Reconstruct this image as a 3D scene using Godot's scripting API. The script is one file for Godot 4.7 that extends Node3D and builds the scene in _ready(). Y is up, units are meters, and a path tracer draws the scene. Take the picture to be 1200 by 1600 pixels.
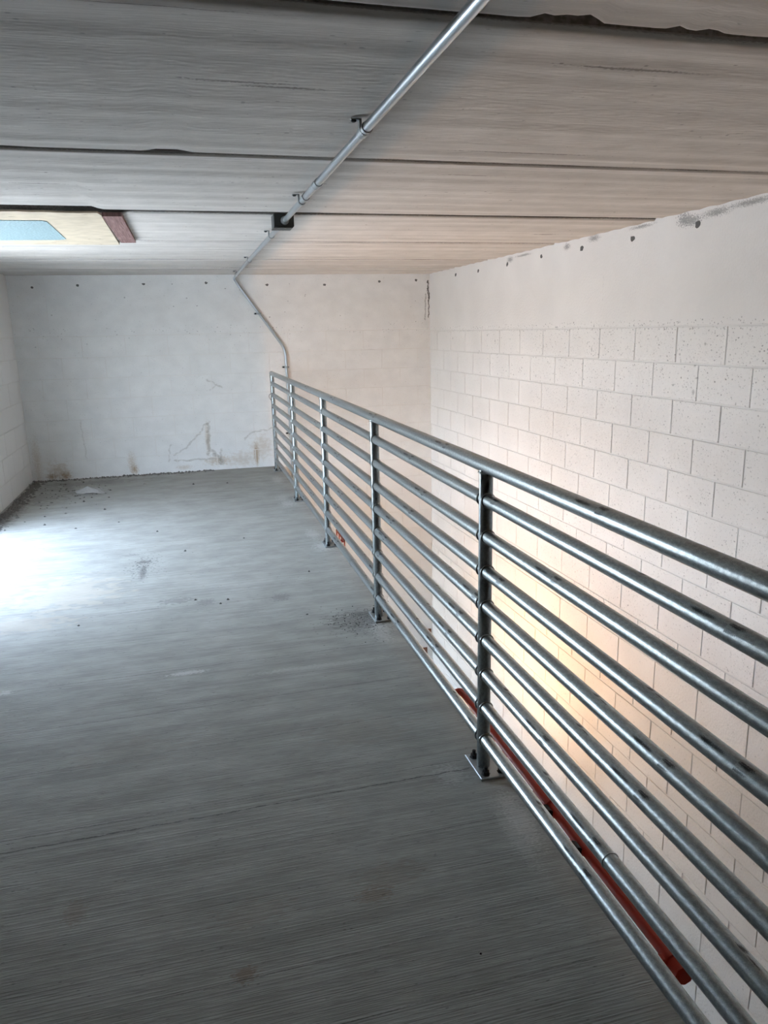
extends Node3D
# Upper storey of a block-walled building: a broom-finished slab, a galvanised pipe railing at its open edge,
# a hollow-core plank ceiling, daylight from an opening in the left wall and a warm work light on the storey below.
# Positions are written as (x to the right, y up, d = distance into the room); pt() turns them into Godot's axes.

const BACK := 8.09          # inner face of the back wall
const FRONT := -4.5         # inner face of the wall behind the camera
const LEFT := -1.584        # inner face of the left wall
const RIGHT := 2.628        # right wall at the back corner
const SKEW := 0.0144        # the right wall is a little out of square
const CEIL := 1.985
const EDGE := 0.925         # edge of the floor slab
const LOWER := -3.2         # floor of the storey below
const COURSE := 0.2032
const BLOCK := 0.4064
const OPEN_NEAR := 4.0     # opening in the left wall
const OPEN_FAR := 5.95
const OPEN_TOP := 1.62
const LOW_NEAR := 6.4      # opening in the left wall of the storey below
const LOW_FAR := 7.8

var M := {}
var taken := {}
var rng := RandomNumberGenerator.new()

func pt(x: float, y: float, d: float) -> Vector3:
	return Vector3(x, y, -d)

func _ready() -> void:
	rng.seed = 7
	# ---- camera
	var cam := Camera3D.new()
	cam.name = "camera"
	var yaw := 0.2492
	var pitch := 0.2365
	var roll := -0.0226
	var f := Vector3(sin(yaw) * cos(pitch), -sin(pitch), -cos(yaw) * cos(pitch))
	var r := f.cross(Vector3.UP).normalized()
	var u := r.cross(f)
	var rr := r * cos(roll) + u * sin(roll)
	var uu := u * cos(roll) - r * sin(roll)
	cam.transform = Transform3D(Basis(rr, uu, -f), pt(0, 1.3998, 0))
	cam.fov = rad_to_deg(2.0 * atan(800.0 / 1174.41))
	cam.near = 0.02
	cam.far = 400.0
	add_child(cam)
	# ---- sky, sun, exposure
	var env := Environment.new()
	var sky := Sky.new()
	var sm := ProceduralSkyMaterial.new()
	sm.sky_top_color = Color(0.74, 0.83, 0.95)
	sm.sky_horizon_color = Color(0.89, 0.93, 0.96)
	sm.ground_horizon_color = Color(0.62, 0.62, 0.60)
	sm.ground_bottom_color = Color(0.45, 0.45, 0.44)
	sm.sun_angle_max = 1.0
	sky.sky_material = sm
	env.background_mode = Environment.BG_SKY
	env.sky = sky
	env.background_energy_multiplier = 20.0
	env.ambient_light_source = Environment.AMBIENT_SOURCE_DISABLED
	env.tonemap_mode = Environment.TONE_MAPPER_LINEAR
	env.tonemap_exposure = 1.13
	env.sdfgi_enabled = true
	env.ssao_enabled = true
	env.ssil_enabled = true
	var we := WorldEnvironment.new()
	we.name = "world_environment"
	we.environment = env
	add_child(we)
	var sun := DirectionalLight3D.new()
	sun.name = "sun"
	sun.light_color = Color(1.0, 0.98, 0.94)
	sun.light_energy = 14.0
	sun.shadow_enabled = true
	sun.light_angular_distance = 0.6
	add_child(sun)
	sun.look_at_from_position(Vector3.ZERO, Vector3(-0.16, -0.80, 0.58), Vector3.UP)

	make_materials()
	# ---- structure
	make_outside()
	make_floor()
	make_ceiling()
	make_wall_right()
	make_wall_back()
	make_wall_left()
	make_wall_front()
	# ---- things
	make_railing()
	make_conduit()
	make_junction_box()
	make_ceiling_boards()
	make_red_pipe()
	make_work_light()
	make_debris()

# ------------------------------------------------------------------ nodes

func numbered(n: String) -> String:
	if not taken.has(n):
		taken[n] = 0
		return n
	taken[n] += 1
	return "%s_%03d" % [n, taken[n]]

func thing(called: String, label: String, category: String, at := Vector3.ZERO, group := "") -> Node3D:
	var o := Node3D.new()
	o.name = numbered(called)
	o.position = at
	add_child(o)
	tag(o, label, category, group)
	return o

func tag(o: Node, label: String, category: String, group := "") -> void:
	o.set_meta("label", label)
	o.set_meta("category", category)
	if group != "":
		o.set_meta("group", group)

func structure(called: String, label: String, category: String) -> Node3D:
	var o := thing(called, label, category)
	o.set_meta("kind", "structure")
	return o

func put(mesh: Mesh, called: String, mat: Material, parent: Node, at := Vector3.ZERO, basis := Basis.IDENTITY) -> MeshInstance3D:
	var o := MeshInstance3D.new()
	o.mesh = mesh
	o.material_override = mat
	o.name = called
	o.transform = Transform3D(basis, at)
	o.cast_shadow = GeometryInstance3D.SHADOW_CASTING_SETTING_ON
	parent.add_child(o, true)
	return o

# ------------------------------------------------------------------ mesh helpers

func begin() -> SurfaceTool:
	var st := SurfaceTool.new()
	st.begin(Mesh.PRIMITIVE_TRIANGLES)
	return st

func vert(st: SurfaceTool, p: Vector3, n: Vector3, uv: Vector2) -> void:
	st.set_normal(n)
	st.set_uv(uv)
	st.add_vertex(p)

func tri(st: SurfaceTool, p: Array, n: Array, uv: Array) -> void:
	var face: Vector3 = (p[1] - p[0]).cross(p[2] - p[0])
	var order := [0, 1, 2] if face.dot(n[0] + n[1] + n[2]) < 0.0 else [0, 2, 1]
	for i in order:
		vert(st, p[i], n[i], uv[i])

func quad(st: SurfaceTool, a: Vector3, b: Vector3, c: Vector3, d: Vector3, n: Vector3, uva := Vector2.ZERO, uvb := Vector2(1, 0), uvc := Vector2(1, 1), uvd := Vector2(0, 1)) -> void:
	tri(st, [a, b, c], [n, n, n], [uva, uvb, uvc])
	tri(st, [a, c, d], [n, n, n], [uva, uvc, uvd])

# a box with chamfered edges between two corners; uv in metres
func add_box(st: SurfaceTool, lo: Vector3, hi: Vector3, c := 0.0, t := Transform3D.IDENTITY) -> void:
	var mid := (lo + hi) * 0.5
	var h := (hi - lo) * 0.5
	c = minf(c, minf(h.x, minf(h.y, h.z)) * 0.9)
	for axis in 3:
		var a1 := (axis + 1) % 3
		var a2 := (axis + 2) % 3
		for s in [-1.0, 1.0]:
			var n := Vector3.ZERO
			n[axis] = s
			var q := []
			var w := []
			for k in [[-1, -1], [1, -1], [1, 1], [-1, 1]]:
				var p := Vector3.ZERO
				p[axis] = s * h[axis]
				p[a1] = k[0] * (h[a1] - c)
				p[a2] = k[1] * (h[a2] - c)
				q.append(t * (mid + p))
				w.append(Vector2(mid[a1] + p[a1], mid[a2] + p[a2]))
			quad(st, q[0], q[1], q[2], q[3], t.basis * n, w[0], w[1], w[2], w[3])
	if c <= 0.0:
		return
	for axis in 3:
		var a1 := (axis + 1) % 3
		var a2 := (axis + 2) % 3
		for s1 in [-1.0, 1.0]:
			for s2 in [-1.0, 1.0]:
				var n := Vector3.ZERO
				n[a1] = s1
				n[a2] = s2
				var q := []
				for e in [-1.0, 1.0]:
					var p := Vector3.ZERO
					p[axis] = e * (h[axis] - c)
					p[a1] = s1 * h[a1]
					p[a2] = s2 * (h[a2] - c)
					var p2 := p
					p2[a1] = s1 * (h[a1] - c)
					p2[a2] = s2 * h[a2]
					q.append(t * (mid + p))
					q.append(t * (mid + p2))
				quad(st, q[0], q[1], q[3], q[2], t.basis * n.normalized())
	for sx in [-1.0, 1.0]:
		for sy in [-1.0, 1.0]:
			for sz in [-1.0, 1.0]:
				var s := Vector3(sx, sy, sz)
				var i := h - Vector3(c, c, c)
				var n: Vector3 = t.basis * s.normalized()
				tri(st, [t * (mid + Vector3(h.x, i.y, i.z) * s), t * (mid + Vector3(i.x, h.y, i.z) * s), t * (mid + Vector3(i.x, i.y, h.z) * s)], [n, n, n], [Vector2.ZERO, Vector2.ZERO, Vector2.ZERO])

func box(lo: Vector3, hi: Vector3, c := 0.0) -> ArrayMesh:
	var st := begin()
	add_box(st, lo, hi, c)
	return st.commit()

# box given in (x, y, d)
func room_box(x0: float, x1: float, y0: float, y1: float, d0: float, d1: float, c := 0.0) -> ArrayMesh:
	return box(Vector3(x0, y0, -d1), Vector3(x1, y1, -d0), c)

# a pipe swept along points
func add_tube(st: SurfaceTool, pts: Array, radius: float, sides := 20, caps := true, v0 := 0.0) -> void:
	var rings := []
	var norms := []
	var vs := []
	var side := Vector3.ZERO
	var run := v0
	for i in pts.size():
		var t: Vector3
		if i == 0:
			t = (pts[1] - pts[0]).normalized()
		elif i == pts.size() - 1:
			t = (pts[i] - pts[i - 1]).normalized()
		else:
			t = ((pts[i] - pts[i - 1]).normalized() + (pts[i + 1] - pts[i]).normalized()).normalized()
		if i > 0:
			run += (pts[i] - pts[i - 1]).length()
		if side == Vector3.ZERO:
			side = t.cross(Vector3.UP)
			if side.length() < 0.1:
				side = t.cross(Vector3.RIGHT)
		side = (side - t * side.dot(t)).normalized()
		var other := t.cross(side).normalized()
		var ring := []
		var nn := []
		for k in sides + 1:
			var a := TAU * k / sides
			var n := side * cos(a) + other * sin(a)
			nn.append(n)
			ring.append(pts[i] + n * radius)
		rings.append(ring)
		norms.append(nn)
		vs.append(run)
	for i in pts.size() - 1:
		for k in sides:
			var u0 := float(k) / sides
			var u1 := float(k + 1) / sides
			tri(st, [rings[i][k], rings[i][k + 1], rings[i + 1][k + 1]], [norms[i][k], norms[i][k + 1], norms[i + 1][k + 1]], [Vector2(u0, vs[i]), Vector2(u1, vs[i]), Vector2(u1, vs[i + 1])])
			tri(st, [rings[i][k], rings[i + 1][k + 1], rings[i + 1][k]], [norms[i][k], norms[i + 1][k + 1], norms[i + 1][k]], [Vector2(u0, vs[i]), Vector2(u1, vs[i + 1]), Vector2(u0, vs[i + 1])])
	if caps:
		for e in [0, pts.size() - 1]:
			var n: Vector3 = (pts[0] - pts[1]).normalized() if e == 0 else (pts[e] - pts[e - 1]).normalized()
			for k in sides:
				tri(st, [pts[e], rings[e][k], rings[e][k + 1]], [n, n, n], [Vector2.ZERO, Vector2(0.1, 0), Vector2(0, 0.1)])

func tube(pts: Array, radius: float, sides := 20, caps := true, v0 := 0.0) -> ArrayMesh:
	var st := begin()
	add_tube(st, pts, radius, sides, caps, v0)
	return st.commit()

# a turned profile round an axis: profile is [distance along axis, radius]
func lathe(axis: Vector3, profile: Array, sides := 20) -> ArrayMesh:
	var st := begin()
	var side := axis.cross(Vector3.UP)
	if side.length() < 0.1:
		side = axis.cross(Vector3.RIGHT)
	side = side.normalized()
	var other := axis.cross(side).normalized()
	for i in profile.size() - 1:
		var along: Vector2 = Vector2(profile[i + 1][0] - profile[i][0], profile[i + 1][1] - profile[i][1])
		if along.length() < 1e-6:
			continue
		along = along.normalized()
		for k in sides:
			var p := []
			var nn := []
			var uv := []
			for c in [[i, k], [i, k + 1], [i + 1, k + 1], [i + 1, k]]:
				var a: float = TAU * c[1] / sides
				var out: Vector3 = side * cos(a) + other * sin(a)
				p.append(axis * profile[c[0]][0] + out * profile[c[0]][1])
				nn.append((out * along.x - axis * along.y).normalized())
				uv.append(Vector2(float(c[1]) / sides, profile[c[0]][0]))
			tri(st, [p[0], p[1], p[2]], [nn[0], nn[1], nn[2]], [uv[0], uv[1], uv[2]])
			tri(st, [p[0], p[2], p[3]], [nn[0], nn[2], nn[3]], [uv[0], uv[2], uv[3]])
	return st.commit()

# ------------------------------------------------------------------ textures

func noise_bytes(w: int, h: int, freq: float, seed_: int, octaves := 3, from_w := 0, from_h := 0, type := FastNoiseLite.TYPE_SIMPLEX_SMOOTH) -> PackedByteArray:
	var n := FastNoiseLite.new()
	n.noise_type = type
	n.seed = seed_
	n.frequency = freq
	n.fractal_octaves = octaves
	var a := w if from_w == 0 else from_w
	var b := h if from_h == 0 else from_h
	var im := n.get_image(a, b, false, false, true)
	im.convert(Image.FORMAT_L8)
	if a != w or b != h:
		im.resize(w, h, Image.INTERPOLATE_CUBIC)
	return im.get_data()

func picture(rgb: PackedByteArray, w: int, h: int) -> ImageTexture:
	return ImageTexture.create_from_image(Image.create_from_data(w, h, false, Image.FORMAT_RGB8, rgb))

func relief(grey: PackedByteArray, w: int, h: int, strength: float) -> ImageTexture:
	var im := Image.create_from_data(w, h, false, Image.FORMAT_L8, grey)
	im.convert(Image.FORMAT_RGBA8)
	im.bump_map_to_normal_map(strength)
	return ImageTexture.create_from_image(im)

# a soft-edged irregular blot mixed into an RGB picture
func blot(im: PackedByteArray, w: int, h: int, cx: float, cy: float, rx: float, ry: float, col: Color, amount: float, ragged := 0.6, seed_ := 1, soft := 3.0) -> void:
	var n := FastNoiseLite.new()
	n.seed = seed_
	n.frequency = 2.2 / maxf(2.0, minf(rx, ry))
	n.fractal_octaves = 3
	for y in range(maxi(0, int(cy - ry * 1.6)), mini(h, int(cy + ry * 1.6) + 1)):
		for x in range(maxi(0, int(cx - rx * 1.6)), mini(w, int(cx + rx * 1.6) + 1)):
			var e := Vector2((x - cx) / rx, (y - cy) / ry).length() + n.get_noise_2d(x, y) * ragged
			var k := clampf((1.0 - e) * soft, 0.0, 1.0) * amount
			if k > 0.0:
				var i := (y * w + x) * 3
				im[i] = int(lerpf(im[i], col.r8, k))
				im[i + 1] = int(lerpf(im[i + 1], col.g8, k))
				im[i + 2] = int(lerpf(im[i + 2], col.b8, k))

func streak(im: PackedByteArray, w: int, h: int, a: Vector2, b: Vector2, width: float, col: Color, amount: float, seed_ := 1) -> void:
	var n := FastNoiseLite.new()
	n.seed = seed_
	n.frequency = 0.08
	var steps := int((b - a).length()) + 1
	for s in steps:
		var p := a.lerp(b, float(s) / steps)
		var side := (b - a).normalized().orthogonal()
		p += side * n.get_noise_1d(s * 0.4) * width * 1.5
		var wd := width * (0.6 + 0.6 * n.get_noise_1d(s + 500.0))
		for dy in range(-int(wd) - 1, int(wd) + 2):
			for dx in range(-int(wd) - 1, int(wd) + 2):
				var x := int(p.x) + dx
				var y := int(p.y) + dy
				if x < 0 or y < 0 or x >= w or y >= h or dx * dx + dy * dy > wd * wd + 0.5:
					continue
				var k := amount * clampf(0.55 + n.get_noise_2d(x * 4.0, y * 4.0), 0.0, 1.0) * 0.35
				var i := (y * w + x) * 3
				im[i] = int(lerpf(im[i], col.r8, k))
				im[i + 1] = int(lerpf(im[i + 1], col.g8, k))
				im[i + 2] = int(lerpf(im[i + 2], col.b8, k))

func speckle(im: PackedByteArray, w: int, h: int, count: int, rect: Rect2, lo: float, hi: float, big := 0.12) -> void:
	for k in count:
		var x := int(rect.position.x + rng.randf() * rect.size.x)
		var y := int(rect.position.y + rng.randf() * rect.size.y)
		var m := rng.randf_range(lo, hi)
		var sz := 1
		if rng.randf() < big:
			sz = 2
		for dy in sz:
			for dx in sz + int(rng.randf() < 0.3):
				if x + dx >= 0 and x + dx < w and y + dy >= 0 and y + dy < h:
					var i := ((y + dy) * w + x + dx) * 3
					im[i] = int(im[i] * m)
					im[i + 1] = int(im[i + 1] * m)
					im[i + 2] = int(im[i + 2] * m)

func mat(called: String, col: Color, rough: float, metal := 0.0) -> StandardMaterial3D:
	var m := StandardMaterial3D.new()
	m.resource_name = called
	m.albedo_color = col
	m.roughness = rough
	m.metallic = metal
	M[called] = m
	return m

const RW := 2048            # right-wall picture, over U_SPAN x V_SPAN metres
const RH := 1536
const U_SPAN := 6.3
const V_LOW := -3.2
const V_SPAN := 5.2

func flat_rgb(w: int, h: int, base: Color, grains: Array, sway: Array) -> PackedByteArray:
	var im := PackedByteArray()
	im.resize(w * h * 3)
	var layers := grains.size()
	var br := base.r8
	var bg := base.g8
	var bb := base.b8
	for i in w * h:
		var v := 0.0
		for k in layers:
			v += (grains[k][i] - 127) * sway[k]
		im[i * 3] = clampi(int(br + v), 0, 255)
		im[i * 3 + 1] = clampi(int(bg + v), 0, 255)
		im[i * 3 + 2] = clampi(int(bb + v), 0, 255)
	return im

func make_materials() -> void:
	# --- painted block, right wall: pores in the blocks, bare patches along the top
	var g1 := noise_bytes(RW, RH, 0.02, 3, 3, RW / 4, RH / 4)
	var im := flat_rgb(RW, RH, Color8(229, 228, 225), [g1], [0.035])
	var px := RW / U_SPAN
	var py := RH / V_SPAN
	var top := func(y: float) -> float: return (V_LOW + V_SPAN - y) * py
	speckle(im, RW, RH, 26000, Rect2(0, top.call(1.39), RW, RH - top.call(1.39)), 0.86, 0.96)
	speckle(im, RW, RH, 9000, Rect2(RW * 0.4, top.call(1.39), RW * 0.6, top.call(-0.6) - top.call(1.39)), 0.74, 0.93, 0.12)
	speckle(im, RW, RH, 700, Rect2(0, top.call(1.43), RW, 0.06 * py), 0.68, 0.9, 0.4)
	speckle(im, RW, RH, 700, Rect2(RW * 0.25, top.call(1.39), RW * 0.75, 0.42 * py), 0.62, 0.88, 0.4)
	for k in 26:
		blot(im, RW, RH, rng.randf_range(0.3, 6.2) * px, top.call(rng.randf_range(1.0, 1.4)), rng.randf_range(1.5, 4), rng.randf_range(1.5, 5), Color8(172, 172, 170), 0.8, 0.8, k)
	for a in [[3.36, 1.966, 0.06, 0.02], [4.29, 1.955, 0.05, 0.03], [4.36, 1.94, 0.07, 0.025], [4.55, 1.955, 0.09, 0.018], [2.05, 1.95, 0.05, 0.02], [2.3, 1.96, 0.12, 0.008], [3.9, 1.97, 0.1, 0.01], [4.8, 1.965, 0.14, 0.014], [3.0, 1.95, 0.04, 0.02]]:
		blot(im, RW, RH, a[0] * px, top.call(a[1]), a[2] * px, a[3] * py, Color8(150, 151, 150), 0.85, 1.3, int(a[0] * 100))
	streak(im, RW, RH, Vector2(3.5 * px, top.call(1.72)), Vector2(3.505 * px, top.call(1.56)), 1.0, Color8(185, 185, 185), 0.7, 9)
	M.paint_relief = relief(noise_bytes(RW, RH, 0.16, 11, 3), RW, RH, 2.2)
	var m := mat("paint_right", Color.WHITE, 0.62)
	m.albedo_texture = picture(im, RW, RH)
	m.normal_enabled = true
	m.normal_texture = M.paint_relief
	m.normal_scale = 0.25

	# --- painted block, back wall: smudges and rust-brown damp marks near the floor, a ragged crack in the corner
	var bw := 1536
	var bh := 1024      # 4.4 m from LEFT, 2.2 m up from -0.2
	im = flat_rgb(bw, bh, Color8(226, 227, 226), [noise_bytes(bw, bh, 0.012, 21, 3), noise_bytes(bw, bh, 0.2, 22, 2)], [0.04, 0.02])
	var bx := func(x: float) -> float: return (x - LEFT) / 4.4 * bw
	var by := func(y: float) -> float: return (2.0 - y) / 2.2 * bh
	speckle(im, bw, bh, 5000, Rect2(0, 0, bw, bh), 0.82, 0.95)
	speckle(im, bw, bh, 160, Rect2(0, by.call(1.50), bw, 0.12 / 2.2 * bh), 0.5, 0.8, 0.4)
	var rust := Color8(150, 122, 92)
	for a in [[0.66, 0.16, 0.035, 0.13, 0.55], [0.66, 0.08, 0.02, 0.08, 0.5], [-0.60, 0.06, 0.05, 0.06, 0.6], [-0.62, 0.14, 0.05, 0.12, 0.25], [-1.40, 0.04, 0.06, 0.04, 0.7], [-1.27, 0.04, 0.07, 0.05, 0.65], [-1.33, 0.10, 0.12, 0.10, 0.3], [0.25, 0.1, 0.16, 0.06, 0.35], [0.5, 0.1, 0.2, 0.1, 0.22], [0.72, 0.22, 0.14, 0.16, 0.22], [0.16, 0.35, 0.03, 0.2, 0.3], [-0.1, 0.05, 0.1, 0.03, 0.25], [-1.52, 0.2, 0.05, 0.3, 0.2]]:
		blot(im, bw, bh, bx.call(a[0]), by.call(a[1]), a[2] / 4.4 * bw, a[3] / 2.2 * bh, rust, a[4] * 1.1, 0.55, int(a[0] * 50 + 200), 1.1)
	var scuff := Color8(140, 135, 126)
	for a in [[0.19, 0.52, 0.15, 0.16, 4.0], [0.17, 0.50, -0.05, 0.26, 3.0], [-0.05, 0.26, -0.2, 0.18, 2.5], [0.2, 0.22, 0.3, 0.06, 5.0], [0.24, 0.12, -0.2, 0.12, 3.0], [0.3, 0.22, 0.27, 0.05, 3.0], [0.62, 0.37, 0.9, 0.42, 3.0], [0.55, 0.3, 0.62, 0.37, 3.0], [-0.25, 0.12, -0.22, 0.3, 2.0], [0.2, 0.95, 0.35, 0.86, 2.5], [0.22, 0.84, 0.3, 0.9, 2.0], [-1.07, 0.6, -1.05, 0.2, 1.5]]:
		streak(im, bw, bh, Vector2(bx.call(a[0]), by.call(a[1])), Vector2(bx.call(a[2]), by.call(a[3])), a[4] * 2.2, scuff, 0.2, int(a[4] * 7 + a[0] * 90))
	var tear := Color8(74, 74, 72)
	streak(im, bw, bh, Vector2(bx.call(2.605), by.call(1.92)), Vector2(bx.call(2.615), by.call(1.72)), 4.0, tear, 3.0, 5)
	streak(im, bw, bh, Vector2(bx.call(2.618), by.call(1.80)), Vector2(bx.call(2.61), by.call(1.53)), 2.6, tear, 3.0, 6)
	streak(im, bw, bh, Vector2(bx.call(2.58), by.call(1.78)), Vector2(bx.call(2.57), by.call(1.5)), 3.0, Color8(165, 165, 163), 2.0, 7)
	for k in 24:
		blot(im, bw, bh, bx.call(rng.randf_range(-1.5, 2.6)), by.call(rng.randf_range(1.3, 1.95)), rng.randf_range(1.5, 3.5), rng.randf_range(1.5, 3), Color8(150, 150, 150), 0.8, 0.6, k + 60)
	m = mat("paint_back", Color.WHITE, 0.62)
	m.albedo_texture = picture(im, bw, bh)
	m.normal_enabled = true
	m.normal_texture = M.paint_relief
	m.normal_scale = 0.15

	# --- plain painted block for the rest
	m = mat("paint_plain", Color8(228, 228, 226), 0.65)
	mat("mortar", Color8(224, 223, 220), 0.8)
	mat("anchor_hole", Color8(96, 97, 96), 0.9)

	# --- broom-finished concrete, in two lengths that carry on one another
	make_floor_material("broom_near", 0.85, 3.55, 1)
	make_floor_material("broom_far", 3.55, 8.1, 2)
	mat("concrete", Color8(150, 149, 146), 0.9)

	# --- hollow-core planks
	for k in 3:
		var pw := 1024
		var ph := 384
		var long := noise_bytes(pw, ph, 0.22, 40 + k, 3, 6, ph)
		var longer := noise_bytes(pw, ph, 0.035, 50 + k, 3, 32, ph)
		var mott := noise_bytes(pw, ph, 0.02, 60 + k, 4)
		var fine := noise_bytes(pw, ph, 0.4, 70 + k, 2)
		var pim := flat_rgb(pw, ph, Color8(195, 192, 187), [long, longer, mott, fine], [0.028, 0.10, 0.06, 0.025])
		speckle(pim, pw, ph, 500, Rect2(0, 0, pw, ph), 0.7, 0.9, 0.2)
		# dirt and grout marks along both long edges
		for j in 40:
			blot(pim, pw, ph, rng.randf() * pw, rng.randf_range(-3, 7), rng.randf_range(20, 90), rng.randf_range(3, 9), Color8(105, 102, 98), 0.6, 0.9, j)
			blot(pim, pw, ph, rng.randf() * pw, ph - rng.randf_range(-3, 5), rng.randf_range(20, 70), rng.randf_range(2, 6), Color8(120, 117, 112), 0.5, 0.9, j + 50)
		for j in 9:
			blot(pim, pw, ph, rng.randf() * pw, rng.randf() * ph, rng.randf_range(20, 60), rng.randf_range(1.2, 2.2), Color8(112, 108, 104), 0.75, 0.7, j + 90)
		for j in 12:
			blot(pim, pw, ph, rng.randf() * pw, rng.randf() * ph, rng.randf_range(40, 140), rng.randf_range(4, 14), Color8(186, 184, 180), 0.35, 1.0, j + 120)
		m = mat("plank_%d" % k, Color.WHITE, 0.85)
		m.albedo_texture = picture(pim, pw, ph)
		m.normal_enabled = true
		m.normal_texture = relief(noise_bytes(pw, ph, 0.3, 80 + k, 3, pw / 6, ph), pw, ph, 3.0)
		m.normal_scale = 0.12

	# --- galvanised pipe: spangle, drawn streaks, dark abrasions
	for k in 2:
		var gw := 256
		var gh := 1024
		var gim := flat_rgb(gw, gh, Color8(150, 157, 158), [noise_bytes(gw, gh, 0.06, 100 + k, 3), noise_bytes(gw, gh, 0.3, 101 + k, 2), noise_bytes(gw, gh, 0.03, 102 + k, 3, gw, 64)], [0.14, 0.16, 0.10])
		for j in [9, 3][k]:
			var sx := rng.randf() * gw
			var sy := rng.randf() * gh
			for q in 4:
				blot(gim, gw, gh, sx + rng.randf_range(-6, 6), sy + rng.randf_range(-30, 30), rng.randf_range(3, 8), rng.randf_range(6, 20), Color8(60, 64, 66), 0.8, 1.1, j * 4 + q)
		m = mat(["galvanised", "galvanised_post"][k], Color.WHITE, 0.34, 0.9)
		m.albedo_texture = picture(gim, gw, gh)
		m.roughness_texture = picture(flat_rgb(gw, gh, Color8(235, 235, 235), [noise_bytes(gw, gh, 0.08, 110 + k, 3)], [0.18]), gw, gh)
		m.normal_enabled = true
		m.normal_texture = relief(noise_bytes(gw, gh, 0.05, 120 + k, 3), gw, gh, 1.6)
		m.normal_scale = 0.15
	mat("weld", Color8(165, 170, 170), 0.32, 0.8)
	mat("conduit_steel", Color8(178, 186, 190), 0.30, 0.85)
	mat("fitting_steel", Color8(160, 166, 168), 0.42, 0.8)
	mat("box_grey", Color8(62, 64, 64), 0.55, 0.2)
	mat("screw_steel", Color8(150, 150, 148), 0.4, 0.8)
	mat("dark_bolt", Color8(40, 42, 44), 0.6, 0.5)
	mat("red_paint", Color8(176, 44, 26), 0.45)
	mat("orange_paint", Color8(176, 82, 52), 0.5)
	mat("yellow_plastic", Color8(214, 168, 40), 0.5)
	mat("dark_plastic", Color8(44, 44, 46), 0.6)
	mat("crumb", Color8(108, 106, 103), 0.95)
	mat("plaster", Color8(168, 168, 166), 0.9)
	mat("rust_brown", Color8(120, 84, 66), 0.9)

	# --- boards fixed under the ceiling
	var sw := 512
	var ply := flat_rgb(sw, sw, Color8(200, 188, 166), [noise_bytes(sw, sw, 0.25, 130, 3, 40, sw), noise_bytes(sw, sw, 0.02, 131, 3)], [0.10, 0.08])
	for j in 40:
		blot(ply, sw, sw, rng.randf() * sw, rng.randf() * sw, rng.randf_range(2, 8), rng.randf_range(1, 3), Color8(120, 104, 84), 0.8, 0.7, j)
	m = mat("plywood", Color.WHITE, 0.8)
	m.albedo_texture = picture(ply, sw, sw)
	var blue := flat_rgb(sw, sw, Color8(148, 174, 180), [noise_bytes(sw, sw, 0.12, 140, 4)], [0.25])
	speckle(blue, sw, sw, 2500, Rect2(0, 0, sw, sw), 1.02, 1.12, 0.5)
	m = mat("blue_coating", Color.WHITE, 0.55)
	m.albedo_texture = picture(blue, sw, sw)
	var tim := flat_rgb(sw, sw, Color8(126, 96, 92), [noise_bytes(sw, sw, 0.03, 150, 4, sw, 128), noise_bytes(sw, sw, 0.3, 151, 2, sw, 60)], [0.25, 0.14])
	for j in 16:
		blot(tim, sw, sw, rng.randf() * sw, rng.randf() * sw, rng.randf_range(10, 60), rng.randf_range(6, 26), Color8(176, 152, 146), 0.35, 1.2, j)
	m = mat("brown_timber", Color.WHITE, 0.8)
	m.albedo_texture = picture(tim, sw, sw)

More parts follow.
